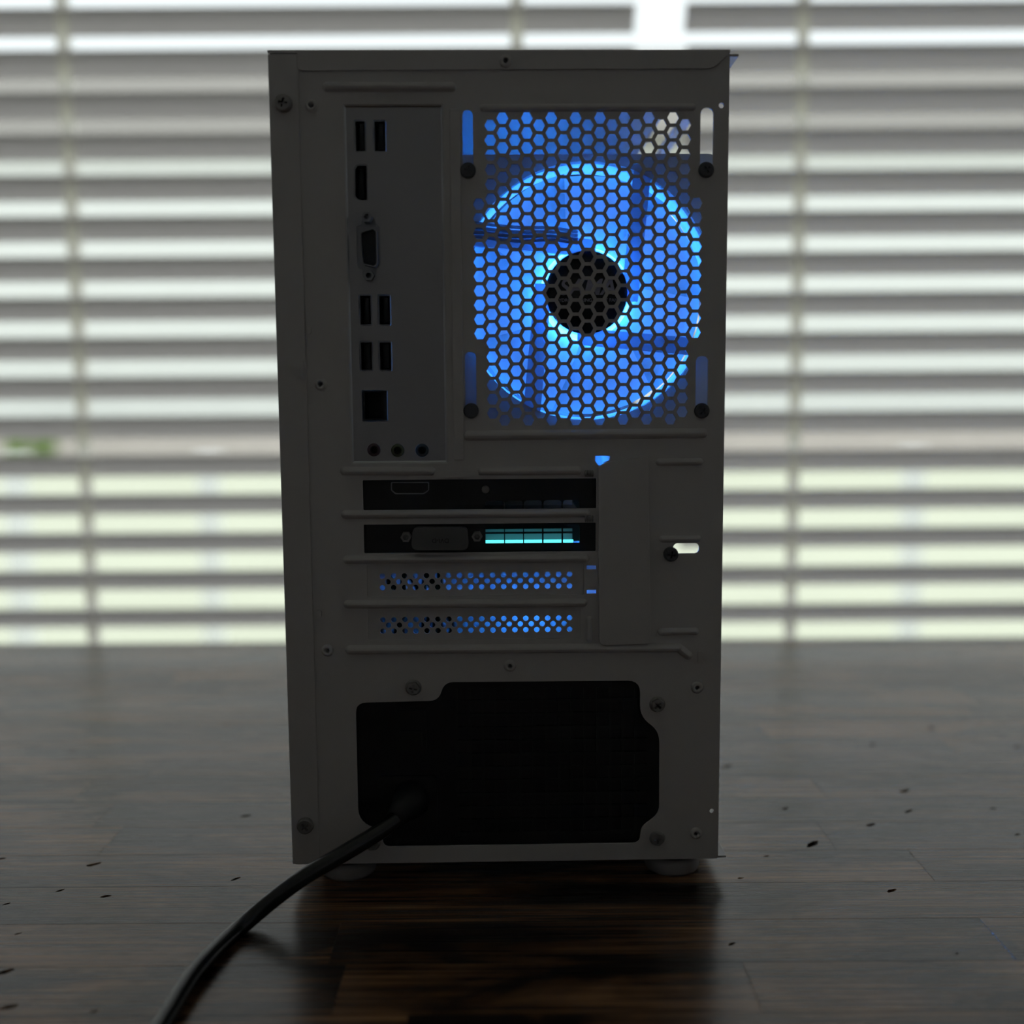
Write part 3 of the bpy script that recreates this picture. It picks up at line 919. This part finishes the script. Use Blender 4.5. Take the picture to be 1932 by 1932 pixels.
# ---- illuminated fans
def blade_mesh(r0, r1, y0, y1):
    nr, na = 7, 7
    vs, fs = [], []
    for side in (0, 1):
        for i in range(nr):
            s = i / (nr - 1)
            r = r0 + (r1 - r0) * s
            for j in range(na):
                t = j / (na - 1)
                th = -0.30 * s + 0.10 * s * s + (t - 0.5) * (1.02 - 0.02 * s)
                yy = y0 + (y1 - y0) * (0.5 + (t - 0.5) * (1.0 - 0.35 * s)) + 1.2 * math.sin(math.pi * t)
                vs.append((r * math.cos(th), yy + 1.1 * side, r * math.sin(th)))
    n = nr * na
    for i in range(nr - 1):
        for j in range(na - 1):
            a = i * na + j
            q = (a, a + 1, a + na + 1, a + na)
            fs.append(q)
            fs.append(tuple(k + n for k in q[::-1]))
    edge = [j for j in range(na)] + [i * na + na - 1 for i in range(1, nr)] + [(nr - 1) * na + j for j in range(na - 2, -1, -1)] + [i * na for i in range(nr - 2, 0, -1)]
    for a, b in zip(edge, edge[1:] + edge[:1]):
        fs.append((b, a, a + n, b + n))
    mb = MB()
    mb.add(vs, fs, True)
    return mb.mesh('blade')
bme = blade_mesh(20.0, 54.5, 8.0, 22.0)
def make_fan(name, cx, cy, cz, led, face, half=60.0):
    """face=-1: struts and label towards the rear (-y)"""
    f = MB()
    sq = rect((-half, -half), (half, half), 6, 4)
    cir = circle((0, 0), 57.0, 64)
    hl = [circle((sx * 52.5, sz * 52.5), 2.2, 10) for sx in (-1, 1) for sz in (-1, 1)]
    f.prism(sq, [cir] + hl, 0, 4)
    f.prism(sq, [cir] + hl, 21, 25)
    f.lathe([(57.0, 0), (57.0, 25)], seg=64)
    f.lathe([(58.8, 4), (58.8, 21)][::-1], seg=64)
    f.lathe([(0.01, 0.6), (18.6, 0.6), (19.0, 1.0), (19.0, 5.0)], seg=48)
    fo = f.build(name, 'fan_frame', pc, at(cx, cy, cz), (0, 0, 0 if face < 0 else math.pi))
    q = [(15.5, -4.0), (23.0, -4.0), (28.5, 51.0), (21.0, 54.0)]
    sme = MB().prism(q, (), 0.3, 3.6).mesh('strut')
    for k in range(4):
        link('strut', sme, 'strut_plastic', fo, None, (0, k * math.pi / 2, 0))
    hub = MB().lathe([(19.0, 5.5), (20.5, 6.5), (20.5, 22), (19, 24), (0.01, 24.4)], seg=48)
    hub.build('hub', 'blade_frost', fo)
    for k in range(7):
        link('blade', bme, 'blade_frost', fo, None, (0, 2 * math.pi * k / 7 + 0.25, 0))
    lr = MB()
    lr.lathe([(17.0, 8.0), (17.0, 21.0)], seg=48)
    lr.build('led_ring', led, fo)
    lr2 = MB()
    lr2.lathe([(56.9, 5.0), (56.9, 24.0), (56.2, 24.0), (56.2, 5.0), (56.9, 5.0)][::-1], seg=64)
    lr2.build('light_guide', 'led_glow', fo)
    return fo
fan = make_fan('exhaust_fan', FX, 1.3, FZ, 'led_blue', -1)
MB().lathe([(0.01, 0.2), (18.2, 0.2), (18.4, 0.5), (18.4, 0.7)], seg=40).build('hub_label', 'label_black', fan)
text('SAMA', 'hub_label_text', 0.0098, 'label_print', fan, (0.0, 0.00012, 0.0020), bold=0.00022, shear=0.25)
text('HYDRO BEARING SILENT FAN', 'hub_label_text', 0.0021, 'label_print', fan, (0.0, 0.00012, -0.0035), bold=0.00003)
wires = MB()
for k in range(4):
    wires.tube(spline([(-4, -0.3, 21.5 + k * 1.6), (-16, -0.5, 23.0 + k * 1.7), (-32, -0.4 - 0.2 * (k % 2), 22.5 + k * 2.0), (-48, -0.3, 24.5 + k * 1.9), (-60, 0.4, 25 + k * 1.9)], 5), 0.75, 6)
wires.build('fan_cable', 'cable_sleeve', fan)
make_fan('intake_fan', 20.0, DEPTH - 26, 282.0, 'led_front', 1)
make_fan('intake_fan', 20.0, DEPTH - 26, 158.0, 'led_front', 1)

# ================================================================== POWER CORD
cord = empty('power_cord', (-0.114, -0.041, TABLE_Z))
tag(cord, 'thick black power cord curving from the tower down onto the table', 'cord')
cpath = [(-44.4, -2.0, 31.3), (-50.8, -14.0, 27.1), (-57.2, -20.0, 23.9), (-72.1, -27.0, 17.1), (-91.8, -36.0, 8.1), (-112.9, -43.8, -6.7), (-122.1, -79.5, -6.7), (-124.3, -116.9, -6.7), (-124.0, -170.0, -6.7), (-112.0, -240.0, -6.7), (-90.0, -330.0, -6.7)]
def cw(p):
    return (p[0] + 114, p[1] + 41, p[2] + FOOT)
MB().tube([cw(p) for p in spline(cpath, 10)], 3.75, 16).build('cable', 'cord_rubber', cord)
pl = MB()
p0 = Vector(cw(cpath[0])); p1 = Vector(cw(cpath[1]))
pl.tube([p0 + Vector((0, 6, 0)), p0, p0 + (p1 - p0) * 0.5, p1], [9.0, 9.0, 6.2, 4.2], 12)
pl.build('plug', 'black_plastic', cord)
